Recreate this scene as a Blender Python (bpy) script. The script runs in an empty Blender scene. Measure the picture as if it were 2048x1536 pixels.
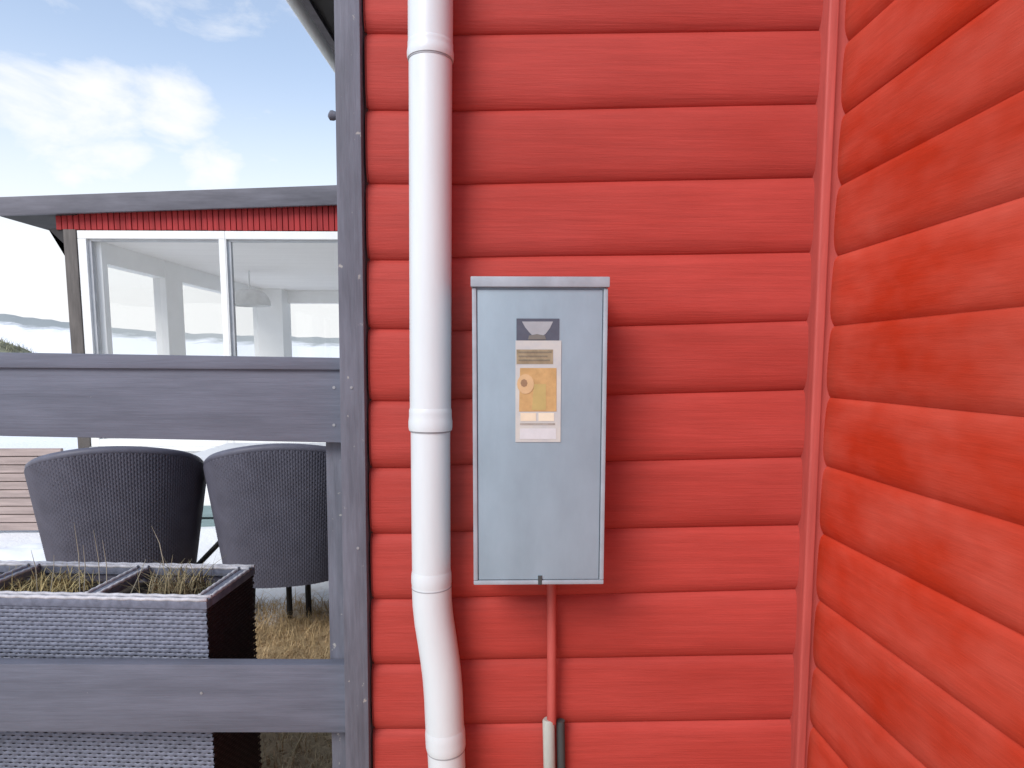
import bpy, bmesh, math, random
from mathutils import Vector, Matrix, noise
random.seed(7)
SC = bpy.context.scene
COL = SC.collection

# ------------------------------------------------------------------ camera
F = 1300.0                     # focal length in pixels of a 2048 px wide frame
YAW, PIT, ROL, PY0 = 0.0197, 0.10456, 0.0005, 855.3
D = 1.2258                     # distance to the red gable wall
EYE = 1.15                     # camera height above the lawn
cy, sy, cp, sp = math.cos(YAW), math.sin(YAW), math.cos(PIT), math.sin(PIT)
FW = Vector((sy*cp, cy*cp, -sp)); R0 = Vector((cy, -sy, 0)); U0 = R0.cross(FW)
RT = R0*math.cos(ROL) + U0*math.sin(ROL); UP = U0*math.cos(ROL) - R0*math.sin(ROL)
cam = bpy.data.cameras.new('camera'); cam_o = bpy.data.objects.new('camera', cam); COL.objects.link(cam_o)
M = Matrix((RT, UP, -FW)).transposed().to_4x4(); M.translation = (0, 0, EYE)
cam_o.matrix_world = M
cam.sensor_width = 36; cam.lens = F/2048*36; cam.shift_y = (PY0-768)/2048
cam.clip_start = 0.02; cam.clip_end = 2000
SC.camera = cam_o

def ray(px, py): return RT*(px-1024) + FW*F - UP*(py-PY0)
O = Vector((0, 0, EYE))
def atY(px, py, Y): d = ray(px, py); return O + d*(Y/d.y)
def atX(px, py, X): d = ray(px, py); return O + d*(X/d.x)
def atZ(px, py, Z): d = ray(px, py); return O + d*((Z-EYE)/d.z)

# ------------------------------------------------------------------ sky, sun, exposure
SUN_EL, SUN_AZ = math.radians(40), math.radians(-146)     # azimuth from +Y towards +X
SUN_STRENGTH, SKY_STRENGTH, EXPOSURE = 1.35, 0.115, 1.02
SC.view_settings.view_transform = 'Standard'; SC.view_settings.look = 'None'
SC.view_settings.exposure = EXPOSURE; SC.view_settings.gamma = 1; SC.view_settings.use_curve_mapping = False
W = bpy.data.worlds.new('World'); SC.world = W; W.use_nodes = True
wn = W.node_tree; wn.nodes.clear()
def N(nt, typ, **kw):
    n = nt.nodes.new(typ)
    for k, v in kw.items():
        if k.startswith('i_'):
            key = k[2:]; n.inputs[int(key) if key.isdigit() else key].default_value = v
        else: setattr(n, k, v)
    return n
CLOUD = 10*1.04/2**EXPOSURE
def build_sky():
    L = wn.links.new
    sky = N(wn, 'ShaderNodeTexSky', sky_type='NISHITA', sun_disc=False, sun_elevation=SUN_EL, sun_rotation=SUN_AZ,
            altitude=0, air_density=1.0, dust_density=0.25, ozone_density=0.5)
    tc = N(wn, 'ShaderNodeTexCoord')
    mp = N(wn, 'ShaderNodeMapping'); mp.inputs['Scale'].default_value = (1, 1, 1.9); mp.inputs['Location'].default_value = (0.35, 0.1, 0.0)
    L(tc.outputs['Generated'], mp.inputs['Vector'])
    n1 = N(wn, 'ShaderNodeTexNoise', i_Scale=3.4, i_Detail=6.0, i_Roughness=0.52, i_Distortion=0.25)
    L(mp.outputs[0], n1.inputs['Vector'])
    # a few cumulus heaps where the photograph has them, broken up by the same noise
    heaps = [((50, 245), 5.2), ((185, 225), 3.8), ((345, 225), 3.0), ((0, 280), 6.5), ((110, 310), 5.0), ((225, 320), 3.0), ((-160, 230), 7.0), ((420, 330), 2.2)]
    acc = None
    for (p, rad) in heaps:
        d = ray(*p).normalized()
        dp = N(wn, 'ShaderNodeVectorMath', operation='DOT_PRODUCT'); dp.inputs[1].default_value = d
        nm = N(wn, 'ShaderNodeVectorMath', operation='NORMALIZE'); L(tc.outputs['Generated'], nm.inputs[0]); L(nm.outputs[0], dp.inputs[0])
        mr = N(wn, 'ShaderNodeMapRange'); mr.inputs[1].default_value = math.cos(math.radians(rad*1.25)); mr.inputs[2].default_value = math.cos(math.radians(rad*0.35))
        mr.inputs[3].default_value = 0; mr.inputs[4].default_value = 0.34
        L(dp.outputs['Value'], mr.inputs[0])
        if acc is None: acc = mr
        else:
            mx = N(wn, 'ShaderNodeMath', operation='MAXIMUM'); L(acc.outputs[0], mx.inputs[0]); L(mr.outputs[0], mx.inputs[1]); acc = mx
    n5 = N(wn, 'ShaderNodeTexNoise', i_Scale=9.0, i_Detail=7.0, i_Roughness=0.6, i_Distortion=0.3); L(mp.outputs[0], n5.inputs['Vector'])
    a5 = N(wn, 'ShaderNodeMath', operation='MULTIPLY_ADD'); a5.inputs[1].default_value = 0.95; a5.inputs[2].default_value = -0.475
    L(n5.outputs['Fac'], a5.inputs[0])
    s5 = N(wn, 'ShaderNodeMath', operation='ADD'); L(n1.outputs['Fac'], s5.inputs[0]); L(a5.outputs[0], s5.inputs[1])
    ad = N(wn, 'ShaderNodeMath', operation='ADD'); L(s5.outputs[0], ad.inputs[0]); L(acc.outputs[0], ad.inputs[1])
    cr = N(wn, 'ShaderNodeMapRange', interpolation_type='SMOOTHSTEP'); cr.inputs[1].default_value = 0.38; cr.inputs[2].default_value = 1.08
    L(ad.outputs[0], cr.inputs[0])
    # thin veil near the horizon
    sx = N(wn, 'ShaderNodeSeparateXYZ'); L(tc.outputs['Generated'], sx.inputs[0])
    hz = N(wn, 'ShaderNodeMapRange', interpolation_type='SMOOTHSTEP'); hz.inputs[1].default_value = 0.42; hz.inputs[2].default_value = 0.06
    hz.inputs[3].default_value = 0.20; hz.inputs[4].default_value = 1.0
    L(sx.outputs['Z'], hz.inputs[0])
    mx = N(wn, 'ShaderNodeMath', operation='MAXIMUM'); L(cr.outputs[0], mx.inputs[0]); L(hz.outputs[0], mx.inputs[1])
    mul = N(wn, 'ShaderNodeVectorMath', operation='SCALE'); mul.inputs['Scale'].default_value = SKY_STRENGTH/0.1
    L(sky.outputs[0], mul.inputs[0])
    mix = N(wn, 'ShaderNodeMix', data_type='RGBA'); mix.inputs[7].default_value = (CLOUD, CLOUD*1.01, CLOUD*1.03, 1)
    L(mx.outputs[0], mix.inputs[0]); L(mul.outputs[0], mix.inputs[6])
    bg = N(wn, 'ShaderNodeBackground', i_Strength=0.1); L(mix.outputs[2], bg.inputs[0])
    out = N(wn, 'ShaderNodeOutputWorld'); L(bg.outputs[0], out.inputs[0])
build_sky()
sun = bpy.data.lights.new('sun', 'SUN'); sun.energy = SUN_STRENGTH; sun.angle = math.radians(28); sun.color = (1, .96, .91)
sun_o = bpy.data.objects.new('sun', sun); COL.objects.link(sun_o)
sd = Vector((math.sin(SUN_AZ)*math.cos(SUN_EL), math.cos(SUN_AZ)*math.cos(SUN_EL), math.sin(SUN_EL)))
sun_o.rotation_euler = sd.to_track_quat('Z', 'Y').to_euler(); sun_o.location = (-3, 4, 8)
SC.cycles.max_bounces = 12; SC.cycles.diffuse_bounces = 8; SC.cycles.transparent_max_bounces = 16

# ------------------------------------------------------------------ materials
def material(name, col, rough=0.6, spec=0.3, var=0.12, scale=(8, 8, 8), bump=0.0, bscale=None, col2=None, thr=(0.35, 0.7), detail=5, metallic=0.0, specks=None, coord='Object', fine=None, shade=0.0):
    m = bpy.data.materials.new(name); m.use_nodes = True; nt = m.node_tree; L = nt.links.new
    b = nt.nodes['Principled BSDF']; b.inputs['Roughness'].default_value = rough; b.inputs['Specular IOR Level'].default_value = spec; b.inputs['Metallic'].default_value = metallic
    tc = N(nt, 'ShaderNodeTexCoord'); mp = N(nt, 'ShaderNodeMapping'); mp.inputs['Scale'].default_value = scale
    L(tc.outputs[coord], mp.inputs[0])
    n1 = N(nt, 'ShaderNodeTexNoise', i_Scale=1.0, i_Detail=float(detail), i_Roughness=0.6); L(mp.outputs[0], n1.inputs[0])
    c2 = col2 or tuple(min(1, c*(1+var)+0.004) for c in col)
    c1 = col if col2 else tuple(c*(1-var) for c in col)
    mr = N(nt, 'ShaderNodeMapRange'); mr.inputs[1].default_value = thr[0]; mr.inputs[2].default_value = thr[1]; L(n1.outputs[0], mr.inputs[0])
    mx = N(nt, 'ShaderNodeMix', data_type='RGBA'); mx.inputs[6].default_value = (*c1, 1); mx.inputs[7].default_value = (*c2, 1); L(mr.outputs[0], mx.inputs[0])
    cur = mx.outputs[2]
    if fine:     # (scale vector, strength): narrow streaks along the grain
        mp2 = N(nt, 'ShaderNodeMapping'); mp2.inputs['Scale'].default_value = fine[0]; L(tc.outputs[coord], mp2.inputs[0])
        n2 = N(nt, 'ShaderNodeTexNoise', i_Scale=1.0, i_Detail=4.0, i_Roughness=0.7); L(mp2.outputs[0], n2.inputs[0])
        m2 = N(nt, 'ShaderNodeMapRange'); m2.inputs[1].default_value = .3; m2.inputs[2].default_value = .7
        m2.inputs[3].default_value = 1-fine[1]; m2.inputs[4].default_value = 1+fine[1]; L(n2.outputs[0], m2.inputs[0])
        vm = N(nt, 'ShaderNodeVectorMath', operation='SCALE'); L(cur, vm.inputs[0]); L(m2.outputs[0], vm.inputs['Scale']); cur = vm.outputs[0]
    if specks:   # (scale, threshold, colour): chips and dirt spots
        n3 = N(nt, 'ShaderNodeTexNoise', i_Scale=specks[0], i_Detail=3.0, i_Roughness=0.6); L(tc.outputs[coord], n3.inputs[0])
        m3 = N(nt, 'ShaderNodeMapRange'); m3.inputs[1].default_value = specks[1]; m3.inputs[2].default_value = specks[1]+0.05; L(n3.outputs[0], m3.inputs[0])
        x3 = N(nt, 'ShaderNodeMix', data_type='RGBA'); x3.inputs[7].default_value = (*specks[2], 1); L(m3.outputs[0], x3.inputs[0]); L(cur, x3.inputs[6]); cur = x3.outputs[2]
    if shade:
        oi = N(nt, 'ShaderNodeObjectInfo'); m6 = N(nt, 'ShaderNodeMapRange'); m6.inputs[3].default_value = 1-shade; m6.inputs[4].default_value = 1+shade
        L(oi.outputs['Random'], m6.inputs[0]); v6 = N(nt, 'ShaderNodeVectorMath', operation='SCALE'); L(cur, v6.inputs[0]); L(m6.outputs[0], v6.inputs['Scale']); cur = v6.outputs[0]
    L(cur, b.inputs['Base Color'])
    if bump:
        mp4 = N(nt, 'ShaderNodeMapping'); mp4.inputs['Scale'].default_value = bscale or scale; L(tc.outputs[coord], mp4.inputs[0])
        n4 = N(nt, 'ShaderNodeTexNoise', i_Scale=1.0, i_Detail=5.0, i_Roughness=0.65); L(mp4.outputs[0], n4.inputs[0])
        bp = N(nt, 'ShaderNodeBump', i_Strength=bump, i_Distance=0.004); L(n4.outputs[0], bp.inputs['Height']); L(bp.outputs[0], b.inputs['Normal'])
    return m

RED = (0.375, 0.042, 0.031)
M_red = material('red_stain_front', RED, rough=.62, spec=.22, col2=(0.435, 0.057, 0.045), scale=(3.5, 9, 9), fine=((5, 110, 110), .10), bump=.3, shade=.06, bscale=(9, 240, 240), thr=(.3, .72))
M_redr = material('red_stain_side_sheen', (0.49, 0.036, 0.012), rough=.6, spec=.2, col2=(0.57, 0.088, 0.056), scale=(7, 4.5, 8), fine=((90, 7, 90), .07), bump=.25, shade=.06, bscale=(200, 14, 200), thr=(.36, .70), detail=3)  # paler patches put the wall's sheen into the stain colour
M_redtrim = material('red_trim', (0.47, 0.085, 0.07), rough=.6, scale=(20, 20, 3), fine=((140, 140, 8), .1))
M_redclad = material('red_cladding', (0.36, 0.022, 0.022), rough=.6, scale=(30, 30, 3), var=.2)
M_grey = material('grey_paint', (0.136, 0.146, 0.186), rough=.6, spec=.3, var=.12, scale=(5, 30, 30), fine=((6, 120, 120), .09), bump=.25, bscale=(8, 160, 160), specks=(60, .72, (.30, .29, .28)))
M_greyv = material('grey_paint_upright', (0.130, 0.134, 0.165), rough=.6, spec=.3, var=.22, scale=(30, 30, 5), fine=((120, 120, 6), .12), bump=.3, bscale=(160, 160, 8), specks=(45, .66, (.34, .33, .31)))
M_white_pvc = material('white_plastic', (0.66, 0.70, 0.715), rough=.35, spec=.45, var=.03, scale=(20, 20, 4))
M_box = material('grey_enamel', (0.265, 0.345, 0.40), rough=.42, spec=.4, var=.09, scale=(10, 10, 6), bump=.05, bscale=(40, 40, 40), thr=(.28, .66), fine=((40, 40, 9), .025), detail=6)
M_boxrim = material('light_metal_edge', (0.33, 0.37, 0.41), rough=.4, spec=.4, var=.12, scale=(20, 20, 20))  # edge strips and hood in a lighter grey than the door
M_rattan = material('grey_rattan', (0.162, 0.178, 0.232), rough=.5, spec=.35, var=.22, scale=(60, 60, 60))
M_rattan_rim = material('rattan_rim_highlight', (0.52, 0.52, 0.55), rough=.5, spec=.35, var=.2, scale=(60, 60, 60))  # rim highlights put into the beads as a paler rattan colour
M_rattan_side = material('shaded_side_rattan', (0.034, 0.022, 0.022), rough=.6, var=.2, scale=(60, 60, 60))  # shade on the planter's right side put into a darker colour
M_chair = material('charcoal_rattan', (0.108, 0.107, 0.140), rough=.5, spec=.35, var=.10, scale=(14, 14, 14))
M_chairin = material('black_core', (0.02, 0.02, 0.024), rough=.7)
M_black = material('black_metal', (0.018, 0.018, 0.02), rough=.5)
M_soil = material('dark_soil', (0.05, 0.04, 0.03), rough=.95, var=.4, scale=(80, 80, 80), bump=.6)
M_straw = material('dry_straw', (0.52, 0.385, 0.21), rough=.8, var=.35, scale=(25, 25, 25), spec=.15)
M_straw2 = material('dry_brown_stems', (0.52, 0.37, 0.21), rough=.85, var=.4, scale=(25, 25, 25), spec=.15)
M_snow = material('snow', (0.80, 0.82, 0.85), rough=.7, spec=.2, var=.05, scale=(3, 3, 3), bump=.3)
M_darkwood = material('dark_stained_wood', (0.035, 0.032, 0.032), rough=.7, var=.2, scale=(10, 10, 10))
M_fascia = material('grey_fascia', (0.135, 0.130, 0.150), rough=.6, var=.16, scale=(4, 20, 20), fine=((5, 90, 90), .1))
M_post = material('weathered_brown_post', (0.13, 0.115, 0.105), rough=.7, var=.2, scale=(40, 40, 6))
M_whitewood = material('white_paint', (0.86, 0.86, 0.84), rough=.5, var=.03)
M_gasket = material('grey_gasket', (0.55, 0.56, 0.57), rough=.5)
M_ceil = material('off_white_ceiling', (0.88, 0.85, 0.83), rough=.8, var=.03, scale=(1, 12, 12))
M_room = material('white_room', (0.90, 0.90, 0.89), rough=.8, var=.02)
M_plinth = material('grey_green_plank', (0.20, 0.27, 0.27), rough=.65, var=.12, scale=(4, 30, 30))
M_plank = material('pinkish_weathered_plank', (0.40, 0.315, 0.285), rough=.75, var=.2, scale=(3, 30, 30), fine=((3, 90, 90), .12))
M_roofing = material('roofing_felt', (0.07, 0.07, 0.075), rough=.9)
M_concrete = material('house_core', (0.12, 0.05, 0.045), rough=.9)
M_cond = material('red_painted_pipe', (0.46, 0.085, 0.07), rough=.5, spec=.35, var=.1, scale=(60, 60, 12))
M_sleeve = material('grey_green_sleeve', (0.40, 0.42, 0.38), rough=.55, var=.12, scale=(60, 60, 10))
M_dark = material('dark_latch_and_gap', (0.055, 0.06, 0.06), rough=.6)
M_tabletop = material('white_tabletop', (0.75, 0.76, 0.77), rough=.4, spec=.4, var=.03)
M_zinc = material('zinc', (0.30, 0.30, 0.31), rough=.5, metallic=.3)

def glass_mat():
    m = bpy.data.materials.new('window_glass'); m.use_nodes = True; nt = m.node_tree; L = nt.links.new
    nt.nodes.clear()
    t = N(nt, 'ShaderNodeBsdfTransparent'); t.inputs[0].default_value = (.99, .993, .99, 1)
    g = N(nt, 'ShaderNodeBsdfGlossy', i_Roughness=0.0)
    lw = N(nt, 'ShaderNodeLayerWeight', i_Blend=0.5)
    pw_ = N(nt, 'ShaderNodeMath', operation='POWER'); pw_.inputs[1].default_value = 5.0; L(lw.outputs['Facing'], pw_.inputs[0])
    ml = N(nt, 'ShaderNodeMath', operation='MULTIPLY_ADD'); ml.inputs[1].default_value = .8; ml.inputs[2].default_value = 0.05
    L(pw_.outputs[0], ml.inputs[0])
    mx = N(nt, 'ShaderNodeMixShader'); L(ml.outputs[0], mx.inputs[0]); L(t.outputs[0], mx.inputs[1]); L(g.outputs[0], mx.inputs[2])
    o = N(nt, 'ShaderNodeOutputMaterial'); L(mx.outputs[0], o.inputs[0])
    return m
M_glass = glass_mat()

# ------------------------------------------------------------------ builders
def tag(o, label=None, cat=None, group=None, kind=None):
    if label: o['label'] = label
    if cat: o['category'] = cat
    if group: o['group'] = group
    if kind: o['kind'] = kind
    return o
def empty(name, loc, rz=0):
    o = bpy.data.objects.new(name, None); COL.objects.link(o); o.location = loc; o.rotation_euler.z = rz
    o.empty_display_size = .05
    o.matrix_basis = Matrix.Translation(loc) @ Matrix.Rotation(rz, 4, 'Z')
    return o
def wm(o):
    m = o.matrix_basis.copy()
    while o.parent: o = o.parent; m = o.matrix_basis @ m
    return m
def link(name, me, mat, parent=None, world=True, smooth=False):
    """mesh is given in world space; it is moved into the parent's space"""
    if smooth:
        for p in me.polygons: p.use_smooth = True
    o = bpy.data.objects.new(name, me); COL.objects.link(o)
    if mat: me.materials.append(mat)
    if parent:
        o.parent = parent
        if world: me.transform(wm(parent).inverted())
    return o
def mesh(verts, faces, name='m'):
    me = bpy.data.meshes.new(name); me.from_pydata([tuple(v) for v in verts], [], faces); me.update(); return me
def bm_mesh(bm):
    bmesh.ops.recalc_face_normals(bm, faces=bm.faces)
    me = bpy.data.meshes.new('m'); bm.to_mesh(me); bm.free(); return me
def hexa(p, bevel=0.0, seg=2, bm=None):
    """p: 8 corner points, bottom four then top four, same order round"""
    b = bm or bmesh.new()
    v = [b.verts.new(q) for q in p]
    fs = [b.faces.new([v[i] for i in f]) for f in ((3, 2, 1, 0), (4, 5, 6, 7), (0, 1, 5, 4), (1, 2, 6, 5), (2, 3, 7, 6), (3, 0, 4, 7))]
    if bevel:
        es = {e for f in fs for e in f.edges}
        bmesh.ops.bevel(b, geom=list(es), offset=bevel, segments=seg, affect='EDGES', profile=.6)
    return b if bm else bm_mesh(b)
def box(x0, x1, y0, y1, z0, z1, bevel=0.0, bm=None, seg=2):
    return hexa([(x0, y0, z0), (x1, y0, z0), (x1, y1, z0), (x0, y1, z0), (x0, y0, z1), (x1, y0, z1), (x1, y1, z1), (x0, y1, z1)], bevel, seg, bm)
def quadbox(tl, tr, br, bl, depth, bevel=0.0):
    """front face from four points on a vertical plane, going back (+Y) by depth"""
    d = Vector((0, depth, 0))
    return hexa([bl, br, br+d, bl+d, tl, tr, tr+d, tl+d], bevel)
def tube(path, radii, n=20, caps=True):
    path = [Vector(p) for p in path]; vs = []; fs = []
    if not isinstance(radii, (list, tuple)): radii = [radii]*len(path)
    up = Vector((0, 1, 0.001))
    for i, p in enumerate(path):
        a = path[max(i-1, 0)]; b = path[min(i+1, len(path)-1)]; t = (b-a).normalized()
        s = t.cross(up)
        if s.length < 1e-4: s = t.cross(Vector((1, 0, 0)))
        s.normalize(); w = s.cross(t)
        for k in range(n):
            q = 2*math.pi*k/n; vs.append(p + (s*math.cos(q)+w*math.sin(q))*radii[i])
    for i in range(len(path)-1):
        for k in range(n): fs.append((i*n+k, i*n+(k+1) % n, (i+1)*n+(k+1) % n, (i+1)*n+k))
    if caps: fs.append(tuple(range(n-1, -1, -1))); fs.append(tuple(range((len(path)-1)*n, len(path)*n)))
    me = mesh(vs, fs); 
    bm = bmesh.new(); bm.from_mesh(me); return bm_mesh(bm)
def smooth_by_angle(o, deg=40):
    for p in o.data.polygons: p.use_smooth = True
    try: o.data.set_sharp_from_angle(angle=math.radians(deg))
    except Exception: pass
    return o

# ------------------------------------------------------------------ ground and hills
def ground_mat():
    m = bpy.data.materials.new('snow_and_dry_grass'); m.use_nodes = True; nt = m.node_tree; L = nt.links.new
    b = nt.nodes['Principled BSDF']; b.inputs['Roughness'].default_value = .85; b.inputs['Specular IOR Level'].default_value = .15
    tc = N(nt, 'ShaderNodeTexCoord'); sx = N(nt, 'ShaderNodeSeparateXYZ'); L(tc.outputs['Object'], sx.inputs[0])
    n1 = N(nt, 'ShaderNodeTexNoise', i_Scale=1.3, i_Detail=6.0, i_Roughness=.65); L(tc.outputs['Object'], n1.inputs[0])
    n2 = N(nt, 'ShaderNodeTexNoise', i_Scale=22.0, i_Detail=5.0, i_Roughness=.7); L(tc.outputs['Object'], n2.inputs[0])
    # bare strip along the house, snow further out
    dist = N(nt, 'ShaderNodeMath', operation='ADD'); L(sx.outputs['Y'], dist.inputs[0])
    w = N(nt, 'ShaderNodeMath', operation='MULTIPLY'); w.inputs[1].default_value = 1.6; L(n1.outputs[0], w.inputs[0]); L(w.outputs[0], dist.inputs[1])
    far = N(nt, 'ShaderNodeMapRange'); far.inputs[1].default_value = 3.60; far.inputs[2].default_value = 3.82; L(dist.outputs[0], far.inputs[0])
    near = N(nt, 'ShaderNodeMapRange'); near.inputs[1].default_value = 0.1; near.inputs[2].default_value = -0.2; L(dist.outputs[0], near.inputs[0])  # unseen snow behind the camera, its edge set for bounce light
    mx = N(nt, 'ShaderNodeMath', operation='MAXIMUM'); L(far.outputs[0], mx.inputs[0]); L(near.outputs[0], mx.inputs[1])
    gr = N(nt, 'ShaderNodeMix', data_type='RGBA'); gr.inputs[6].default_value = (.34, .25, .14, 1); gr.inputs[7].default_value = (.58, .43, .26, 1); L(n2.outputs[0], gr.inputs[0])
    c = N(nt, 'ShaderNodeMix', data_type='RGBA'); c.inputs[7].default_value = (.86, .87, .88, 1); L(mx.outputs[0], c.inputs[0]); L(gr.outputs[2], c.inputs[6]); L(c.outputs[2], b.inputs['Base Color'])
    bp = N(nt, 'ShaderNodeBump', i_Strength=.5, i_Distance=.02); L(n2.outputs[0], bp.inputs['Height']); L(bp.outputs[0], b.inputs['Normal'])
    return m
def build_ground():
    vs, fs = [], []
    xs = [-400, -200, -90, -40, -20, -12] + [-8+0.25*i for i in range(45)] + [4, 8, 20, 60, 200, 400]
    ys = [-300, -100, -30, -8, -3] + [-1+.25*i for i in range(44)] + [11, 14, 18, 26, 40, 70, 140, 300, 700]
    for y in ys:
        for x in xs:
            z = 0.0
            if y > 3.1 and abs(x) < 20 and y < 16: z += .035*noise.noise(Vector((x*1.7, y*1.7, 0)))*min(1, (y-3.1))
            vs.append((x, y, z))
    n = len(xs)
    for j in range(len(ys)-1):
        for i in range(n-1): fs.append((j*n+i, j*n+i+1, (j+1)*n+i+1, (j+1)*n+i))
    g = link('ground', mesh(vs, fs), ground_mat(), smooth=True); g['kind'] = 'structure'
build_ground()

def hill_mat():
    m = bpy.data.materials.new('snowy_scrub_hill'); m.use_nodes = True; nt = m.node_tree; L = nt.links.new
    b = nt.nodes['Principled BSDF']; b.inputs['Roughness'].default_value = .9; b.inputs['Specular IOR Level'].default_value = .1
    tc = N(nt, 'ShaderNodeTexCoord'); at = N(nt, 'ShaderNodeAttribute', attribute_name='scrub')
    n1 = N(nt, 'ShaderNodeTexNoise', i_Scale=.35, i_Detail=6.0, i_Roughness=.7); L(tc.outputs['Object'], n1.inputs[0])
    ad = N(nt, 'ShaderNodeMath', operation='ADD'); L(n1.outputs[0], ad.inputs[0]); L(at.outputs['Fac'], ad.inputs[1])
    mr = N(nt, 'ShaderNodeMapRange'); mr.inputs[1].default_value = .78; mr.inputs[2].default_value = 1.02; L(ad.outputs[0], mr.inputs[0])
    c = N(nt, 'ShaderNodeMix', data_type='RGBA'); c.inputs[6].default_value = (.90, .90, .91, 1); c.inputs[7].default_value = (.34, .36, .35, 1); L(mr.outputs[0], c.inputs[0]); L(c.outputs[2], b.inputs['Base Color'])
    return m
def build_hill():
    """a snowy ridge about 75 m away, scrub showing along its crest"""
    prof = [(-900, 612), (-400, 615), (-200, 621), (0, 627), (60, 634), (140, 646), (220, 655), (320, 664), (500, 671), (700, 676), (1000, 690), (1300, 712), (1700, 737), (2300, 737)]
    def crest(px):
        for (a, ya), (b, yb) in zip(prof, prof[1:]):
            if a <= px <= b: return ya + (yb-ya)*(px-a)/(b-a)
    vs, fs, sc = [], [], []
    cols, rows = 170, 16
    for i in range(cols):
        px = -900 + 3200*i/(cols-1)
        top = atY(px, crest(px), 75.0)
        h = top.z + .30*noise.noise(Vector((px*.03, 3, 0))) + .14*noise.noise(Vector((px*.11, 8, 0)))
        for j in range(rows):
            t = j/(rows-1)
            y = 38 + (105-38)*t
            k = math.sin(min(1, (y-38)/(75-38))*math.pi/2)**1.5 if y < 75 else math.cos((y-75)/30*math.pi/2*.6)
            z = -.3 + (h+.3)*k + .25*noise.noise(Vector((px*.05, y*.2, 5)))*k*(1-abs(k-.5))
            vs.append((top.x*y/75, y, min(z, (h-EYE)*y/75+EYE) if y < 75 else z)); sc.append(max(0, min(1, (k-.52)/.36))*.75)
    for i in range(cols-1):
        for j in range(rows-1): fs.append((i*rows+j, (i+1)*rows+j, (i+1)*rows+j+1, i*rows+j+1))
    me = mesh(vs, fs); a = me.attributes.new('scrub', 'FLOAT', 'POINT')
    for k, v in enumerate(sc): a.data[k].value = v
    tag(link('snowy_hill', me, hill_mat(), smooth=True), kind='structure')
build_hill()

def blades(n, place, length, width, lean, seed, seg=3):
    rnd = random.Random(seed); vs, fs = [], []
    for _ in range(n):
        p = Vector(place(rnd)); L_ = length*(.5+rnd.random()*.8); a = rnd.random()*6.283; w = width*(.6+.8*rnd.random())
        ln = lean*(.2+rnd.random()); d = Vector((math.cos(a), math.sin(a), 0)); s = Vector((-d.y, d.x, 0))*w/2
        b0 = len(vs)
        for k in range(seg+1):
            t = k/seg
            q = p + d*(L_*ln*t*t) + Vector((0, 0, L_*t*(1-.35*ln*t)))
            ww = s*(1-.85*t)
            vs += [q-ww, q+ww]
        for k in range(seg): fs.append((b0+2*k, b0+2*k+1, b0+2*k+3, b0+2*k+2))
    return mesh(vs, fs)

# dune at the far left
def build_dune():
    c = atY(-55, 690, 14.0); vs, fs = [], []
    n = 36
    def hz(x, y):
        r = math.hypot((x-c.x)/2.1, (y-14)/1.6)
        return max(-.05, 1.72*math.exp(-r*r*1.0) + .10*noise.noise(Vector((x*2, y*2, 1)))*math.exp(-r*r) - .06)
    for j in range(n):
        for i in range(n):
            x = c.x-4+8*i/(n-1); y = 10.5+7*j/(n-1); vs.append((x, y, hz(x, y)))
    for j in range(n-1):
        for i in range(n-1): fs.append((j*n+i, j*n+i+1, (j+1)*n+i+1, (j+1)*n+i))
    m = material('dune_turf', (.12, .115, .075), rough=.9, var=.5, scale=(2.5, 2.5, 2.5), col2=(.36, .36, .25))
    tag(link('dune', mesh(vs, fs), m, smooth=True), kind='structure')
    def pl(r):
        x = c.x + r.gauss(0, 1.1); y = 14 + r.gauss(0, 1.0); return (x, y, hz(x, y)-.02)
    tag(link('dune_grass', blades(3200, pl, .14, .012, 1.2, 5), material('dune_grass_blades', (.34, .33, .21), rough=.85, var=.4, scale=(2, 2, 2))), kind='stuff')
build_dune()

# dry grass on the bare strip by the house
def pl_grass(r):
    y = 1.42 + 1.58*r.random()**.8; x = -2.3 + 2.05*r.random(); return (x, y, 0)
tag(link('dry_grass', blades(9000, pl_grass, .075, .0032, 1.5, 11), M_straw), kind='stuff')
tag(link('brown_grass_litter', blades(7000, pl_grass, .05, .004, 2.3, 12), M_straw2), kind='stuff')

# ------------------------------------------------------------------ red house
XR = 0.6245
house = empty('red_house', (0.15, D+.3, 0)); tag(house, 'red timber house with horizontal lap boards meeting at an inner corner', 'house')
PROF = [(.000, 1.06), (.0055, 1.0), (.0085, .984), (.0125, .955), (.0156, .91), (.0180, .82), (.0196, .66), (.0206, .48), (.0209, .34), (.0205, .245), (.0191, .17), (.0164, .108), (.0130, .062), (.0095, .028), (.0060, .004), (.000, .002)]
def lap_board(a0, a1, zb0, zb1, zt0, zt1, axis, seed, n=14):
    """lap board along axis ('x' on the gable, 'y' on the side wall); zb/zt = bottom and top heights at both ends"""
    vs, fs = [], []; m = len(PROF)
    for i in range(n+1):
        t = i/n; a = a0+(a1-a0)*t; zb = zb0+(zb1-zb0)*t; zt = zt0+(zt1-zt0)*t
        wob = .0007*noise.noise(Vector((a*5, seed*3.7, 0)))
        zw = .0007*noise.noise(Vector((a*4, seed*1.9, 7)))
        for (o, k) in PROF:
            out = o*(1+.06*noise.noise(Vector((a*7, k*2, seed)))) + wob
            z = zb+(zt-zb)*k + zw
            if axis == 'x': vs.append((a, D+.0188-out*.84, z))
            else: vs.append((XR+.0060-out*.62, a, z))
    for i in range(n):
        for k in range(m-1): fs.append((i*m+k, i*m+k+1, (i+1)*m+k+1, (i+1)*m+k))
    fs.append(tuple(range(m))); fs.append(tuple(range(n*m+m-1, n*m-1, -1)))
    bm = bmesh.new(); bm.from_mesh(mesh(vs, fs)); return bm_mesh(bm)
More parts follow.
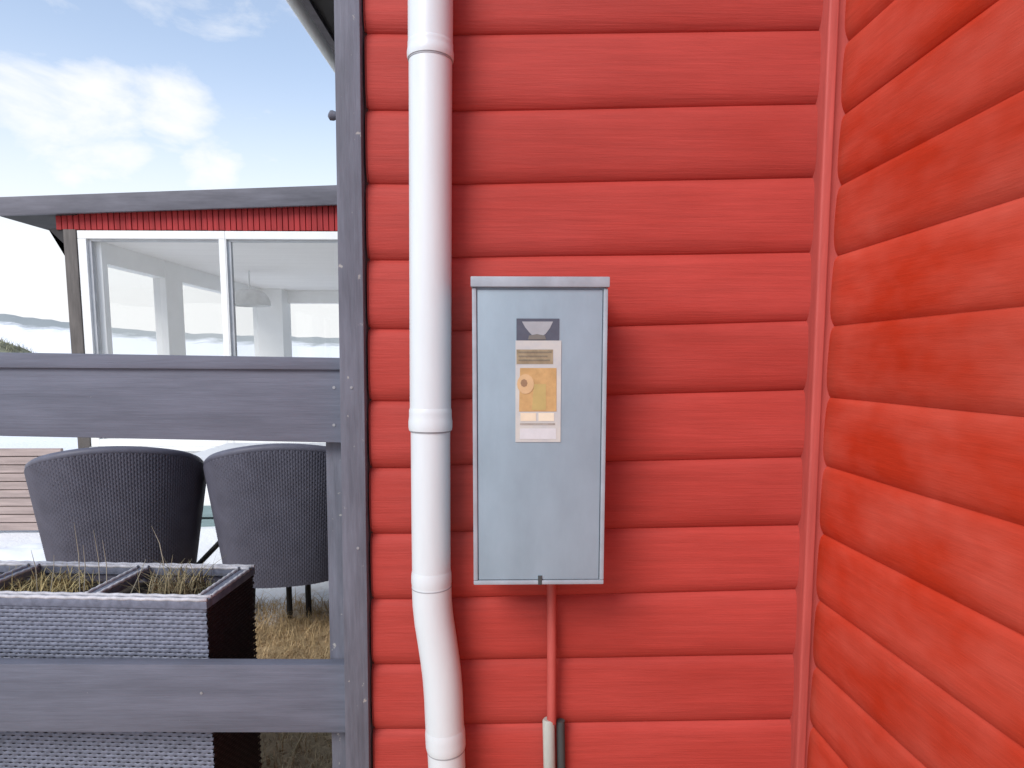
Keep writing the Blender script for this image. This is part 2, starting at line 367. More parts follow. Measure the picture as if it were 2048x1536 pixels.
JM = [69, 221, 368, 514.6, 660, 797, 929, 1063, 1194.6, 1319.6, 1448.5]
JR = [60, 208, 355, 505, 642, 780, 915, 1051, 1179, 1309.5, 1439.6]
JL = [67.7, 221, 368.5, 521, 659, 802.6, 936.7, 1068, 1199.8, 1330, 1459]
def heights(px, arr):
    z = [atY(px, y, D+.012).z for y in arr]      # the seams lie 12 mm behind the board faces
    h = (z[0]-z[-1])/(len(z)-1); up = []; k = z[0]
    while k < 2.45: k += h; up.append(k)
    dn = []; k = z[-1]
    while k > .1: k -= h; dn.append(k)
    return up[::-1] + z + dn
zm, zr, zl = heights(1000, JM), heights(1625, JR), heights(790, JL)
xm, xrr = atY(1000, 738, D).x, atY(1625, 738, D).x
gw = link('gable_wall', box(-.292, XR+.10, D+.0196, D+.14, 0.02, 2.5), M_concrete, house)
xp = atY(861, 738, D).x                                   # butt joints of the boards, behind the downpipe
xe = XR-.0190
def zat(i, x): return zm[i] + (zr[i]-zm[i])*(x-xm)/(xrr-xm)
for i in range(1, len(zm)):
    b = link('siding_board', lap_board(xp+.001, xe, zat(i, xp), zat(i, xe), zat(i-1, xp), zat(i-1, xe), 'x', i), M_red, gw)
    smooth_by_angle(b, 50)
for i in range(1, len(zl)):
    zc = (zl[i-1]+zl[i])/2
    a, c = atY(719, 0, D).x, atY(738.5, 1536, D).x
    za, zz = atY(719, 0, D).z, atY(738.5, 1536, D).z
    xl = a + (c-a)*(zc-za)/(zz-za) + .006 + .002*noise.noise(Vector((i*3.1, 0, 0)))
    sl = -.006*(1.0 if i > 4 else .3)
    b = link('siding_board', lap_board(xl, xp-.001, zl[i]-sl*.05, zl[i]+sl*.05, zl[i-1], zl[i-1], 'x', 40+i, 5), M_red, gw)
    bm = bmesh.new(); bm.from_mesh(b.data)
    x0 = min(v.co.x for v in bm.verts)
    es = [e for e in bm.edges if all(abs(v.co.x-x0) < 1e-5 for v in e.verts)]
    bmesh.ops.bevel(bm, geom=es, offset=.004, segments=3, affect='EDGES', clamp_overlap=True)
    bmesh.ops.recalc_face_normals(bm, faces=bm.faces); bm.to_mesh(b.data); bm.free()
    smooth_by_angle(b, 55)
# side wall
sw = link('side_wall', box(XR+.0072, XR+.14, -2.2, D+.0225, 0.02, 2.5), M_concrete, house)
J2 = [((1692.9, 85), (1782, 0)), ((1686.3, 229.5), (1987.5, 3)), ((1676.6, 372.7), (2048, 177)), ((1665, 514.6), (2048, 392)), ((1658.7, 653), (2048, 612)), ((1652, 794.6), (2048, 833.7)), ((1640.8, 929.7), (2048, 1052)), ((1642.4, 1067), (2048, 1272)), ((1634, 1198.8), (2048, 1498)), ((1636, 1338.7), (1860.5, 1524)), ((1618, 1446), (1691, 1524))]
lines = []
for (p, q) in J2:
    a, b = atX(*p, XR), atX(*q, XR)
    if a.y - b.y < .2: s = 0.0
    else: s = (b.z-a.z)/(b.y-a.y)
    s = max(-.03, min(.03, s))
    lines.append((a.z + (D-a.y)*s, s))
h = (lines[0][0]-lines[-1][0])/10
up = [(lines[0][0]+h*k, lines[0][1]*.5) for k in range(1, 12) if lines[0][0]+h*k < 2.6][::-1]
dn = [(lines[-1][0]-h*k, 0) for k in range(1, 9) if lines[-1][0]-h*k > 0.0]
lines = up+lines+dn
Y0, Y1 = -2.2, D-.001
for i in range(1, len(lines)):
    (zt, st), (zb, sb) = lines[i-1], lines[i]
    # slopes are only followed over the metre in view, then run level
    def hh(z, s, y): return z + s*(max(y, .45)-D)
    for (ya, yb) in ((.30, Y1), (Y0, .298)):
        b = link('siding_board', lap_board(ya, yb, hh(zb, sb, ya), hh(zb, sb, yb), hh(zt, st, ya), hh(zt, st, yb), 'y', 80+i, 16), M_redr, sw)
        smooth_by_angle(b, 50)
# inner corner trim
def corner_trim():
    pl = [(1660, 0), (1639, 500), (1610, 1100), (1597, 1439)]
    ps = [atY(px, py, D-.024) for px, py in pl]
    a, c = ps[0], ps[-1]
    def X(z): return a.x + (c.x-a.x)*(z-a.z)/(c.z-a.z)
    z0, z1 = .03, 2.5
    return hexa([(X(z0), D-.024, z0), (X(z0)+.0185, D-.024, z0), (X(z0)+.0185, D+.0195, z0), (X(z0), D+.0195, z0),
                 (X(z1), D-.024, z1), (X(z1)+.0185, D-.024, z1), (X(z1)+.0185, D+.0195, z1), (X(z1), D+.0195, z1)], .004, 3)
smooth_by_angle(link('corner_trim', corner_trim(), M_redtrim, house))
link('trim_backing', box(XR-.026, XR+.0050, D-.0085, D+.0190, .03, 2.49), M_redtrim, house)
# grey corner board at the outer corner
def upright(pts_l, pts_r, Yf, depth, z0, z1, bevel=.003):
    (la, lb), (ra, rb) = [(atY(*a, Yf), atY(*b, Yf)) for a, b in (pts_l, pts_r)]
    def X(a, b, z): return a.x+(b.x-a.x)*(z-a.z)/(b.z-a.z)
    return hexa([(X(la, lb, z0), Yf, z0), (X(ra, rb, z0), Yf, z0), (X(ra, rb, z0), Yf+depth, z0), (X(la, lb, z0), Yf+depth, z0),
                 (X(la, lb, z1), Yf, z1), (X(ra, rb, z1), Yf, z1), (X(ra, rb, z1), Yf+depth, z1), (X(la, lb, z1), Yf+depth, z1)], bevel, 2)
cb = link('corner_board', upright(((667, 0), (691, 1536)), ((719, 0), (738.5, 1536)), D-.014, .060, .02, 2.5), M_greyv, house)
smooth_by_angle(cb)
# left wall and eave of the house, running back
dv = Vector((math.sin(math.radians(2.5)), math.cos(math.radians(2.5)), 0)); nv = Vector((dv.y, -dv.x, 0))
def along(p, t, out, z): q = p+dv*t+nv*out; return Vector((q.x, q.y, z))
lw0 = Vector((-.285, D+.15, 0))
link('rear_wall', hexa([along(lw0, 0, 0, .02), along(lw0, 0, .12, .02), along(lw0, 7, .12, .02), along(lw0, 7, 0, .02), along(lw0, 0, 0, 2.5), along(lw0, 0, .12, 2.5), along(lw0, 7, .12, 2.5), along(lw0, 7, 0, 2.5)]), M_darkwood, house)  # unseen wall, given dark wood to cut red bounce light
ge = atZ(563, 0, 2.22)
def strip(o0, o1, z0, z1, t0=-.75, t1=7):
    return hexa([along(ge, t0, o0, z0), along(ge, t0, o1, z0), along(ge, t1, o1, z0), along(ge, t1, o0, z0), along(ge, t0, o0, z1), along(ge, t0, o1, z1), along(ge, t1, o1, z1), along(ge, t1, o0, z1)])
def gutter():
    vs, fs = [], []; n = 14; r = .024
    for t in (-.75, 7):
        for rr in (r, r-.004):
            for k in range(n+1):
                a = math.pi+math.pi*k/n; vs.append(along(ge, t, r+rr*math.cos(a), 2.245+rr*math.sin(a)))
    m = n+1
    for k in range(n):
        fs.append((k, k+1, 2*m+k+1, 2*m+k)); fs.append((m+k+1, m+k, 3*m+k, 3*m+k+1))
        fs.append((k, m+k, m+k+1, k+1)); fs.append((2*m+k+1, 3*m+k+1, 3*m+k, 2*m+k))
    fs.append((0, 2*m, 3*m, m)); fs.append((n, m+n, 3*m+n, 2*m+n))
    bm = bmesh.new(); bm.from_mesh(mesh(vs, fs)); return bm_mesh(bm)
smooth_by_angle(link('gutter', gutter(), M_white_pvc, house))
link('fascia', strip(.054, .078, 2.225, 2.36), M_fascia, house)
link('soffit', strip(.0785, .60, 2.240, 2.257), M_darkwood, house)
def roof_slab(x0, x1, y0, y1, z0, z1, th):
    return hexa([(x0, y0, z0), (x1, y0, z1), (x1, y1, z1), (x0, y1, z0), (x0, y0, z0+th), (x1, y0, z1+th), (x1, y1, z1+th), (x0, y1, z0+th)])
link('roof', roof_slab(-.56, 2.2, D-.02, 8, 2.37, 3.5, .12), M_roofing, house)
link('roof', roof_slab(XR-.05, 4.0, -2.4, D-.03, 2.52, 3.3, .12), M_roofing, house)
# small dark hook on the edge of the corner board
hk = atY(664, 231, D+.01)
smooth_by_angle(link('hook', tube([hk+Vector((.012, 0, 0)), hk+Vector((.002, 0, 0)), hk+Vector((-.003, 0, .0)), hk+Vector((-.006, 0, .001))], [.005, .009, .0085, .004], 12), M_greyv, house))
for (px, py) in ((703, 775), (716, 1096)):
    p = atY(px, py, D-.0141)
    link('nail_head', tube([p+Vector((0, .002, 0)), p-Vector((0, .0012, 0))], .0028, 8), M_zinc, house)

# ------------------------------------------------------------------ downpipe
dp = empty('downpipe', (atY(870, 1536, D-.045).x, D-.045, .15)); tag(dp, 'white plastic rainwater pipe with a bend low on the red boards', 'downpipe')
YP = D-.046
cl = [(861, -110), (861, 0), (861, 400), (861, 850), (862, 1040), (863, 1160), (864.5, 1205), (868, 1240), (873.5, 1275), (879.5, 1315), (884, 1350), (887, 1390), (889, 1440), (892, 1495), (895, 1560), (898, 1640)]
P = [atY(a, b, YP) for a, b in cl]
def pick(y0, y1, n=10):
    out = []
    for k in range(n+1):
        y = y0+(y1-y0)*k/n
        for (a, ya), (b, yb) in zip(cl, cl[1:]):
            if ya <= y <= yb:
                # smooth interpolation
                out.append(atY(a+(b-a)*(y-ya)/(yb-ya), y, YP)); break
    return out
RP = .0378
smooth_by_angle(link('pipe_section', tube(pick(-105, 112, 6), RP+.0006, 40), M_white_pvc, dp))
smooth_by_angle(link('pipe_section', tube(pick(108, 852, 8), RP-.0006, 40), M_white_pvc, dp))
smooth_by_angle(link('pipe_section', tube(pick(846, 1172, 8), RP-.002, 40), M_white_pvc, dp))
smooth_by_angle(link('elbow', tube(pick(1168, 1494, 26), RP-.001, 40), M_white_pvc, dp))
smooth_by_angle(link('pipe_section', tube(pick(1490, 1638, 5), RP-.0022, 40), M_white_pvc, dp))
qt = pick(-105, -104, 1)[0]
smooth_by_angle(link('pipe_section', tube([Vector((qt.x-.001, qt.y, 2.365)), qt], RP+.0004, 40), M_white_pvc, dp))
def collar(y0, y1, r, flare=.0012):
    q = pick(y0, y1, 8)
    rr = [r-.0015, r, r, r, r+flare*.4, r+flare, r+flare, r+flare*.9, r+.0002]
    return tube(q, rr, 40)
smooth_by_angle(link('collar', collar(84, 121, RP+.0012), M_white_pvc, dp))
smooth_by_angle(link('collar', collar(815, 860, RP+.0008), M_white_pvc, dp))
smooth_by_angle(link('collar', tube(pick(1455, 1496, 6), [RP-.0008, RP+.0002, RP+.0004, RP+.0004, RP+.0004, RP+.0004, RP-.001], 40), M_white_pvc, dp))
smooth_by_angle(link('collar', tube(pick(1140, 1171, 4), [RP-.0018, RP-.0006, RP-.0004, RP-.0004, RP-.0014], 40), M_white_pvc, dp))
M_seam = material('pipe_seam', (.34, .35, .37), rough=.6)
for (ya, yb, rr) in ((121.5, 124.5, RP+.0003), (860.5, 863, RP-.0008), (1171.5, 1173.5, RP-.0006), (1496.5, 1499, RP-.0016)):  # grey rings drawing the dark seam line under each collar
    smooth_by_angle(link('seam_ring', tube(pick(ya, yb, 1), rr, 40), M_seam, dp))
# lower run to the ground
q = P[-1]
smooth_by_angle(link('pipe_section', tube([q, Vector((q.x, q.y, .02))], RP-.002, 40), M_white_pvc, dp))

# ------------------------------------------------------------------ meter box
YB = D-.135
TL, TR, BL, BR = atY(945, 553, YB), atY(1214.5, 553, YB), atY(946, 1170, YB), atY(1209.5, 1170, YB)
x0, x1 = (TL.x+BL.x)/2, (TR.x+BR.x)/2; z1, z0 = TL.z, BL.z
mb = empty('meter_box', ((x0+x1)/2, D-.05, z0)); tag(mb, 'grey steel electricity meter cabinet with labels, fixed to the red boards', 'meter box')
smooth_by_angle(link('body', box(x0+.002, x1-.002, YB+.006, D+.002, z0+.001, z1-.004, .002), M_box, mb))
rw = .0075
zt = z1-.017
smooth_by_angle(link('door', box(x0+rw+.0012, x1-rw-.0012, YB+.0015, YB+.012, z0+rw+.0012, zt-.004, .0012), M_box, mb))
for (a, b) in ((x0, x0+rw), (x1-rw, x1)):
    smooth_by_angle(link('edge_strip', box(a, b, YB-.0005, YB+.0125, z0+rw+.0003, zt-.0015, .002), M_boxrim, mb))
smooth_by_angle(link('edge_strip', box(x0, x1, YB-.0005, YB+.0125, z0, z0+rw, .002), M_boxrim, mb))
smooth_by_angle(link('rain_hood', box(x0-.002, x1+.002, YB-.005, D+.001, zt, z1, .002), M_boxrim, mb))
lp = atY(1080, 1156, YB)
link('latch', box(lp.x-.0035, lp.x+.0035, YB-.001, YB+.004, lp.z-.012, lp.z+.004, .001), M_dark, mb)
# printed labels
def flat(name, pxa, pya, pxb, pyb, col, lift, parent, th=.0006, rough=.45, var=.06, scale=(60, 60, 60), col2=None):
    a, b = atY(pxa, pya, YB-lift), atY(pxb, pyb, YB-lift)
    m = material('print_'+name, col, rough=rough, var=var, scale=scale, col2=col2)
    return link(name, box(a.x, b.x, a.y, a.y+th, b.z, a.z), m, parent)
YS = -.0015+.0012    # door front relative to YB
dk = flat('maker_plate', 1033, 637, 1118, 681, (.085, .095, .125), YS, mb)
pz = lambda px, py, lift=.0008: atY(px, py, YB-YS-lift)
def poly(name, pts, col, lift, parent, var=.05):
    vs = [pz(*p, lift) for p in pts]; m = material('print_'+name, col, rough=.5, var=var, scale=(60, 60, 60))
    n = len(vs); v2 = [v+Vector((0, .0004, 0)) for v in vs]
    fs = [tuple(range(n)), tuple(range(2*n-1, n-1, -1))] + [(i, n+i, n+(i+1) % n, (i+1) % n) for i in range(n)]
    bm = bmesh.new(); bm.from_mesh(mesh(vs+v2, fs)); return link(name, bm_mesh(bm), m, parent)
poly('emblem', [(1044, 643), (1106, 643), (1100, 656), (1091, 668), (1084, 672), (1066, 672), (1058, 664), (1050, 654)], (.34, .36, .38), .0005, dk)
poly('emblem_mark', [(1058, 671), (1074, 668), (1090, 671), (1092, 679), (1056, 679)], (.17, .165, .15), .0009, dk)
lb = flat('warning_label', 1031, 681, 1121, 884, (.56, .55, .50), YS, mb, col2=(.45, .47, .48), scale=(30, 30, 30))
poly('label_heading', [(1033, 699), (1106, 699), (1106, 728), (1033, 728)], (.30, .245, .155), .0005, lb, .2)
for k, w in enumerate((66, 58, 63)):
    poly('label_text', [(1037, 703+8*k), (1037+w, 703+8*k), (1037+w, 706+8*k), (1037, 706+8*k)], (.20, .17, .12), .0009, lb, .2)
op = poly('orange_panel', [(1040, 736), (1113, 736), (1113, 823), (1038, 823)], (.52, .33, .14), .0005, lb, .12)
poly('yellow_patch', [(1068, 768), (1092, 768), (1092, 820), (1064, 820)], (.47, .36, .14), .0009, op)
poly('warning_disc', [(1051+17*math.cos(a*.3927), 768+20*math.sin(a*.3927)) for a in range(16)], (.60, .41, .22), .0013, op)
poly('warning_mark', [(1048+7*math.cos(a*.7854), 766+8*math.sin(a*.7854)) for a in range(8)], (.30, .19, .11), .0017, op)
poly('cream_panel', [(1041, 826), (1072, 826), (1072, 842), (1041, 842)], (.72, .62, .46), .0005, lb)
poly('cream_panel', [(1077, 826), (1108, 826), (1108, 842), (1077, 842)], (.76, .68, .52), .0005, lb)
poly('label_text', [(1040, 846), (1110, 846), (1110, 850), (1040, 850)], (.36, .33, .29), .0005, lb, .15)
poly('label_foot', [(1040, 857), (1112, 857), (1112, 878), (1040, 878)], (.60, .61, .62), .0005, lb)

# conduit below the box
YC = D-.022
cd = empty('conduit', (atY(1103, 1536, YC).x, YC, .1)); tag(cd, 'thin red painted conduit running down from the grey meter cabinet into a grey sleeve', 'conduit')
a, b = atY(1103, 1150, YC), atY(1103, 1445, YC)
smooth_by_angle(link('pipe', tube([a, (a+b)/2+Vector((.0006, 0, 0)), b], .0092, 18), M_cond, cd))
s0, s1 = atY(1097, 1441, YC), atY(1101, 1640, YC)
smooth_by_angle(link('sleeve', tube([s0+Vector((0, 0, .003)), s0, (s0+s1)/2, s1, Vector((s1.x, s1.y, .02))], [.0095, .0118, .0118, .0118, .0118], 20), M_sleeve, cd))
s0, s1 = atY(1121, 1441, YC+.008), atY(1124, 1640, YC+.008)
smooth_by_angle(link('gap_shade', tube([s0, (s0+s1)/2, s1, Vector((s1.x, s1.y, .02))], .0085, 14), M_dark, cd))  # dark tube stands for the shaded gap beside the sleeve

# ------------------------------------------------------------------ fence by the house
YF = D+.026
fn = empty('rail_fence', (-.35, YF+.05, 0)); tag(fn, 'dark grey two rail timber fence with a flat cap, beside the house corner', 'fence')
xend = 704
def rail(tl, tr, br, bl, Yf, depth, bevel): return quadbox(atY(*tl, Yf), atY(*tr, Yf), atY(*br, Yf), atY(*bl, Yf), depth, bevel)
smooth_by_angle(link('rail', rail((-420, 722), (xend-8, 732), (xend-8, 886), (-420, 864), YF, .028, .003), M_grey, fn))
smooth_by_angle(link('rail', rail((-420, 1327), (xend-4, 1330), (xend-4, 1466), (-420, 1463), YF, .028, .003), M_grey, fn))
smooth_by_angle(link('cap_board', rail((-420, 698), (xend-8, 716), (xend-8, 740), (-420, 733), YF-.007, .125, .003), M_grey, fn))
smooth_by_angle(link('post', upright(((651, 890), (664, 1536)), ((706, 890), (716, 1536)), YF+.030, .06, .0, atY(660, 741, YF).z-.003), M_greyv, fn))
pl_ = atY(-300, 890, YF+.03).x
smooth_by_angle(link('post', box(pl_, pl_+.06, YF+.03, YF+.09, 0, 1.12, .003), M_greyv, fn))
for (px, py) in ((403, 1386), (668, 775), (668, 850)):
    p = atY(px, py, YF)
    link('nail_head', tube([p+Vector((0, .003, 0)), p-Vector((0, .0012, 0))], .0030, 8), M_zinc, fn)

# ------------------------------------------------------------------ weaving
def weave(S, nu, nv, amp, wv, th, skip=1.0):
    """ribbons running along u, one per row, bulging over and under the stakes. S(u,v) -> point, outward normal, v direction"""
    vs, fs = [], []
    for j in range(nv):
        v = (j+.5)/nv; b0 = len(vs)
        for i in range(nu+1):
            u = i/nu; p, n, dv_ = S(u, v)
            o = amp if (i+j) % 2 else -amp
            vs += [p+n*(o-th*.6)+dv_*(wv*.5), p+n*(o+th), p+n*(o-th*.6)-dv_*(wv*.5)]
        for i in range(nu):
            a = b0+3*i
            fs += [(a, a+1, a+4, a+3), (a+1, a+2, a+5, a+4)]
    return mesh(vs, fs)

# ------------------------------------------------------------------ planter
A = atY(412, 1197, 1.312); ZP = A.z
pt = empty('wicker_planter', (A.x-.3, A.y+.1, 0), math.radians(-4)); tag(pt, 'long grey woven planter with divided compartments behind the lower rail', 'planter')
Rm = Matrix.Rotation(math.radians(-4), 4, 'Z')
def PL(x, y, z): return Vector((A.x, A.y, 0)) + Rm @ Vector((x, y, 0)) + Vector((0, 0, z))
LN, DP, RW = .80, .216, .030; ZB = .06
def plbox(xa, xb, ya, yb, za, zb, bev=0):
    return hexa([PL(xa, ya, za), PL(xb, ya, za), PL(xb, yb, za), PL(xa, yb, za), PL(xa, ya, zb), PL(xb, ya, zb), PL(xb, yb, zb), PL(xa, yb, zb)], bev)
link('core', plbox(-LN+.004, -.004, .004, DP-.004, .01, ZP-.10), M_chairin, pt)
fnrm = (Rm @ Vector((0, -1, 0))); snrm = (Rm @ Vector((1, 0, 0)))
def Sf(u, v): return PL(-LN+LN*u, 0, ZB+(ZP-.022-ZB)*v), fnrm, Vector((0, 0, 1))
tag(link('front_panel', weave(Sf, int(LN/.0105), int((ZP-.022-ZB)/.0088), .0022, .0086, .0020), M_rattan, pt, smooth=True), kind='stuff')
def Ss(u, v): return PL(0, DP*u, .02+(ZP-.022-.02)*v), snrm, Vector((0, 0, 1))
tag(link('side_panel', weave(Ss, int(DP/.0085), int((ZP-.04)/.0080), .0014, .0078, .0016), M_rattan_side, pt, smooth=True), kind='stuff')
link('lower_front', plbox(-LN, 0, .0, .004, 0.0, ZB-.001), M_rattan, pt)
# inner lining under the rim
for (xa, xb, ya, yb) in ((-LN+.002, -.002, .0032, .010), (-LN+.002, -.002, DP-.010, DP-.002), (-.010, -.003, .0105, DP-.0105)):
    link('lining', plbox(xa, xb, ya, yb, ZP-.12, ZP-.012), M_chair, pt)
# rim: flat woven band with a bead on both edges
def rim(name, xa, xb, ya, yb):
    r = link(name, plbox(xa, xb, ya, yb, ZP-.022, ZP-.003, .003), M_rattan, pt); smooth_by_angle(r)
    horiz = (xb-xa) > (yb-ya)
    for e in (0, 1):
        if horiz:
            y = ya+.003 if e == 0 else yb-.003; pp = [PL(xa+(xb-xa)*k/40, y, ZP-.002+.0008*(-1)**k) for k in range(41)]
        else:
            x = xa+.003 if e == 0 else xb-.003; pp = [PL(x, ya+(yb-ya)*k/16, ZP-.002+.0008*(-1)**k) for k in range(17)]
        link('bead', tube(pp, .0042, 8), M_rattan_rim, r, smooth=True)
rim('rim', -LN-.004, .004, -.006, RW-.012)
rim('rim', -LN-.004, .004, DP-.018, DP+.004)
rim('rim', -.028, .0045, .0185, DP-.0185)
for xd in (-.258, -.53): rim('divider', xd-.016, xd+.016, .0185, DP-.0185)
link('soil', plbox(-LN+.011, -.011, .011, DP-.011, ZP-.09, ZP-.042), M_soil, pt)

M_olive = material('olive_dry_leaves', (.27, .225, .13), rough=.85, var=.4, scale=(60, 60, 60))
M_yellow = material('yellow_straw', (.50, .41, .20), rough=.85, var=.35, scale=(60, 60, 60))
M_stem = material('grey_stem', (.36, .34, .27), rough=.8)
def in_pl(xa, xb, ya=.035, yb=DP-.03):
    return lambda r: PL(xa+(xb-xa)*r.random(), ya+(yb-ya)*r.random(), ZP-.044)
def plant(name, label, n, xa, xb, ln, w, lean, mat, seed, tall=()):
    o = empty(name, PL((xa+xb)/2, DP/2, ZP-.044)); tag(o, label, 'plant')
    tag(link('leaves', blades(n, in_pl(xa, xb), ln, w, lean, seed), mat, o), kind='stuff')
    for (p0, p1) in tall:
        a, b = Vector(p0), Vector(p1); mid = (a+b)/2+Vector((.004, 0, .006))
        link('stem', tube([a, mid, b], [.0012, .001, .0004], 5), M_stem, o)
yb_ = A.y+.10
def tall(pa, pb): return (atY(*pa, yb_), atY(*pb, yb_))
plant('dry_plant', 'dry brown tuft with thin stems in the right compartment of the woven planter', 230, -.17, -.08, .075, .0036, .9, M_olive, 21,
      [tall((300, 1185), (322, 1125)), tall((328, 1130), (303, 1052)), tall((338, 1185), (330, 1138)), tall((262, 1186), (292, 1118))])
plant('dry_plant', 'pale yellow straw tuft filling the left compartments of the woven planter', 420, -.56, -.36, .052, .0030, 1.1, M_yellow, 22,
      [tall((200, 1186), (187, 1060)), tall((160, 1186), (148, 1045)), tall((168, 1184), (166, 1090)), tall((100, 1186), (108, 1110)), tall((75, 1186), (62, 1100)), tall((214, 1190), (205, 1080))])
plant('heather_plant', 'small olive heather clump near the right rim of the woven planter', 120, -.068, -.034, .034, .004, .9, material('olive_leaves', (.12, .12, .07), rough=.8, var=.4, scale=(60, 60, 60)), 23)

# tall dry reed standing in the grass beside the planter
rd = empty('dry_reed', atZ(585, 1600, 0.0)); tag(rd, 'single pale reed leaning in the dry grass beside the planter', 'reed')
link('stem', tube([atZ(575, 1560, .0), atZ(590, 1500, .03), atZ(612, 1455, .05)], [.004, .0035, .002], 6), M_straw, rd)

# ------------------------------------------------------------------ wicker tub chairs
def make_chair(name, label, cx, cy_, rz, zt=.86):
    root = empty(name, (cx, cy_, 0), rz); tag(root, label, 'chair', 'wicker tub chairs behind the fence')
    Wm = root.matrix_basis
    TH = math.radians(108)
    def plan(th, v):            # th 0 = middle of the back (local -Y); v 0 bottom .. 1 top
        k = .80+.20*v
        ax, ay = .306*k, .285*k
        e = 2.5
        s, c = math.sin(th), math.cos(th)
        r = (abs(s)**e+abs(c)**e)**(-1/e)
        return Vector((ax*s*r, -ay*c*r*(1 if c > 0 else 1.05), 0))
    def ztop(th):
        a = abs(th)/TH
        return .65+(zt-.65)*max(0, math.cos(a*math.pi/2))**.95
    z0 = .265
    def S(u, v):
        th = -TH+2*TH*u; p = plan(th, v); p.z = z0+(ztop(th)-.012-z0)*v
        q = plan(th+.01, v)-plan(th-.01, v); n = Vector((q.y, -q.x, 0)).normalized()
        return Wm @ p, (Wm.to_3x3() @ n), (Wm.to_3x3() @ Vector((q.x, q.y, 0)).normalized())
    # vertical strands, so rows run along u: swap roles
    def Sv(u, v): p, n, t = S(v, u); return p, n, t
    per = 1.45
    tag(link('woven_shell', weave(Sv, 62, int(per/.0125), .0012, .0118, .0026), M_chair, root, smooth=True), kind='stuff')
    # solid core with thickness
    def wall(off0, off1):
        nu, nv = 40, 8; vs, fs = [], []
        for off in (off0, off1):
            for i in range(nu+1):
                for j in range(nv+1):
                    p, n, t = S(i/nu, j/nv); vs.append(p-n*off)
        m = (nu+1)*(nv+1); ix = lambda s, i, j: s*m+i*(nv+1)+j
        for i in range(nu):
            for j in range(nv):
                fs += [(ix(0, i, j), ix(0, i+1, j), ix(0, i+1, j+1), ix(0, i, j+1)), (ix(1, i, j+1), ix(1, i+1, j+1), ix(1, i+1, j), ix(1, i, j))]
            for j in (0, nv): fs.append((ix(0, i, j), ix(0, i+1, j), ix(1, i+1, j), ix(1, i, j)))
        for j in range(nv):
            for i in (0, nu): fs.append((ix(0, i, j), ix(0, i, j+1), ix(1, i, j+1), ix(1, i, j)))
        bm = bmesh.new(); bm.from_mesh(mesh(vs, fs)); return bm_mesh(bm)
    link('inner_shell', wall(.004, .034), M_chairin, root, smooth=True)
    rp = []
    for i in range(49):
        p, n, t = S(i/48, 1); rp.append(p-n*.016+Vector((0, 0, .006)))
    smooth_by_angle(link('top_roll', tube(rp, .018, 10), M_chair, root))
    def loc(x, y, z): return Wm @ Vector((x, y, z))
    def lbox(xa, xb, ya, yb, za, zb, bev=0): return hexa([loc(xa, ya, za), loc(xb, ya, za), loc(xb, yb, za), loc(xa, yb, za), loc(xa, ya, zb), loc(xb, ya, zb), loc(xb, yb, zb), loc(xa, yb, zb)], bev)
    smooth_by_angle(link('seat', lbox(-.18, .18, -.15, .20, .32, .41, .02), M_chair, root))
    link('apron', lbox(-.21, .21, .2005, .216, z0, .42), M_chair, root)
    for sx in (-1, 1):
        for (yy, sl) in ((-.14, -.03), (.19, .02)):
            link('leg', tube([loc(sx*.175, yy, .33), loc(sx*(.175+.02), yy+sl, .0)], [.018, .013], 10), M_black, root)
    return root
YCH = 2.42
c1 = atY(222, 1000, YCH); c2 = atY(553, 1000, YCH+.08)
make_chair('wicker_chair', 'charcoal wicker tub chair nearer the left, its high back turned to the fence', c1.x-.068, c1.y+.20, math.radians(21), .824)
make_chair('wicker_chair', 'charcoal wicker tub chair next to the house corner, partly hidden by the grey post', c2.x-.022, c2.y+.20, math.radians(12), .824)

# low garden table beyond the chairs
tz = .70
tt = atZ(440, 921, tz)
tb = empty('garden_table', (tt.x, tt.y+.35, 0)); tag(tb, 'small white topped garden table with thin black legs beyond the wicker chairs', 'table')
ta, tc_ = atY(340, 921, tt.y), atY(628, 921, tt.y)
smooth_by_angle(link('tabletop', box(ta.x, tc_.x, tt.y, tt.y+.62, tz-.022, tz, .004), M_tabletop, tb))
for (x, y) in ((ta.x+.03, tt.y+.03), (ta.x+.03, tt.y+.59), (tc_.x-.03, tt.y+.59), (atZ(580, 1236, 0).x, atZ(580, 1236, 0).y), (atZ(618, 1237, 0).x, atZ(618, 1237, 0).y)):
    link('leg', tube([(x, y, tz-.022), (x, y, 0)], .013, 8), M_black, tb)
sa, sb = atY(441, 1083, tt.y+.06), atY(390, 1136, tt.y+.06)
link('brace', tube([sa+(sa-sb)*2.2, sa, sb, sb+(sb-sa)*.4], .012, 8), M_black, tb)

# ------------------------------------------------------------------ garden room
YW = 4.48; YFA = 4.41
sr = empty('garden_room', (-1.7, YW+1.5, 0)); tag(sr, 'flat roofed garden room with grey fascia, red upright boards and large white framed windows', 'garden room')
def wy(px, py, Y=YW): return atY(px, py, Y)
XL = wy(165, 600).x; XRR = wy(875, 600).x
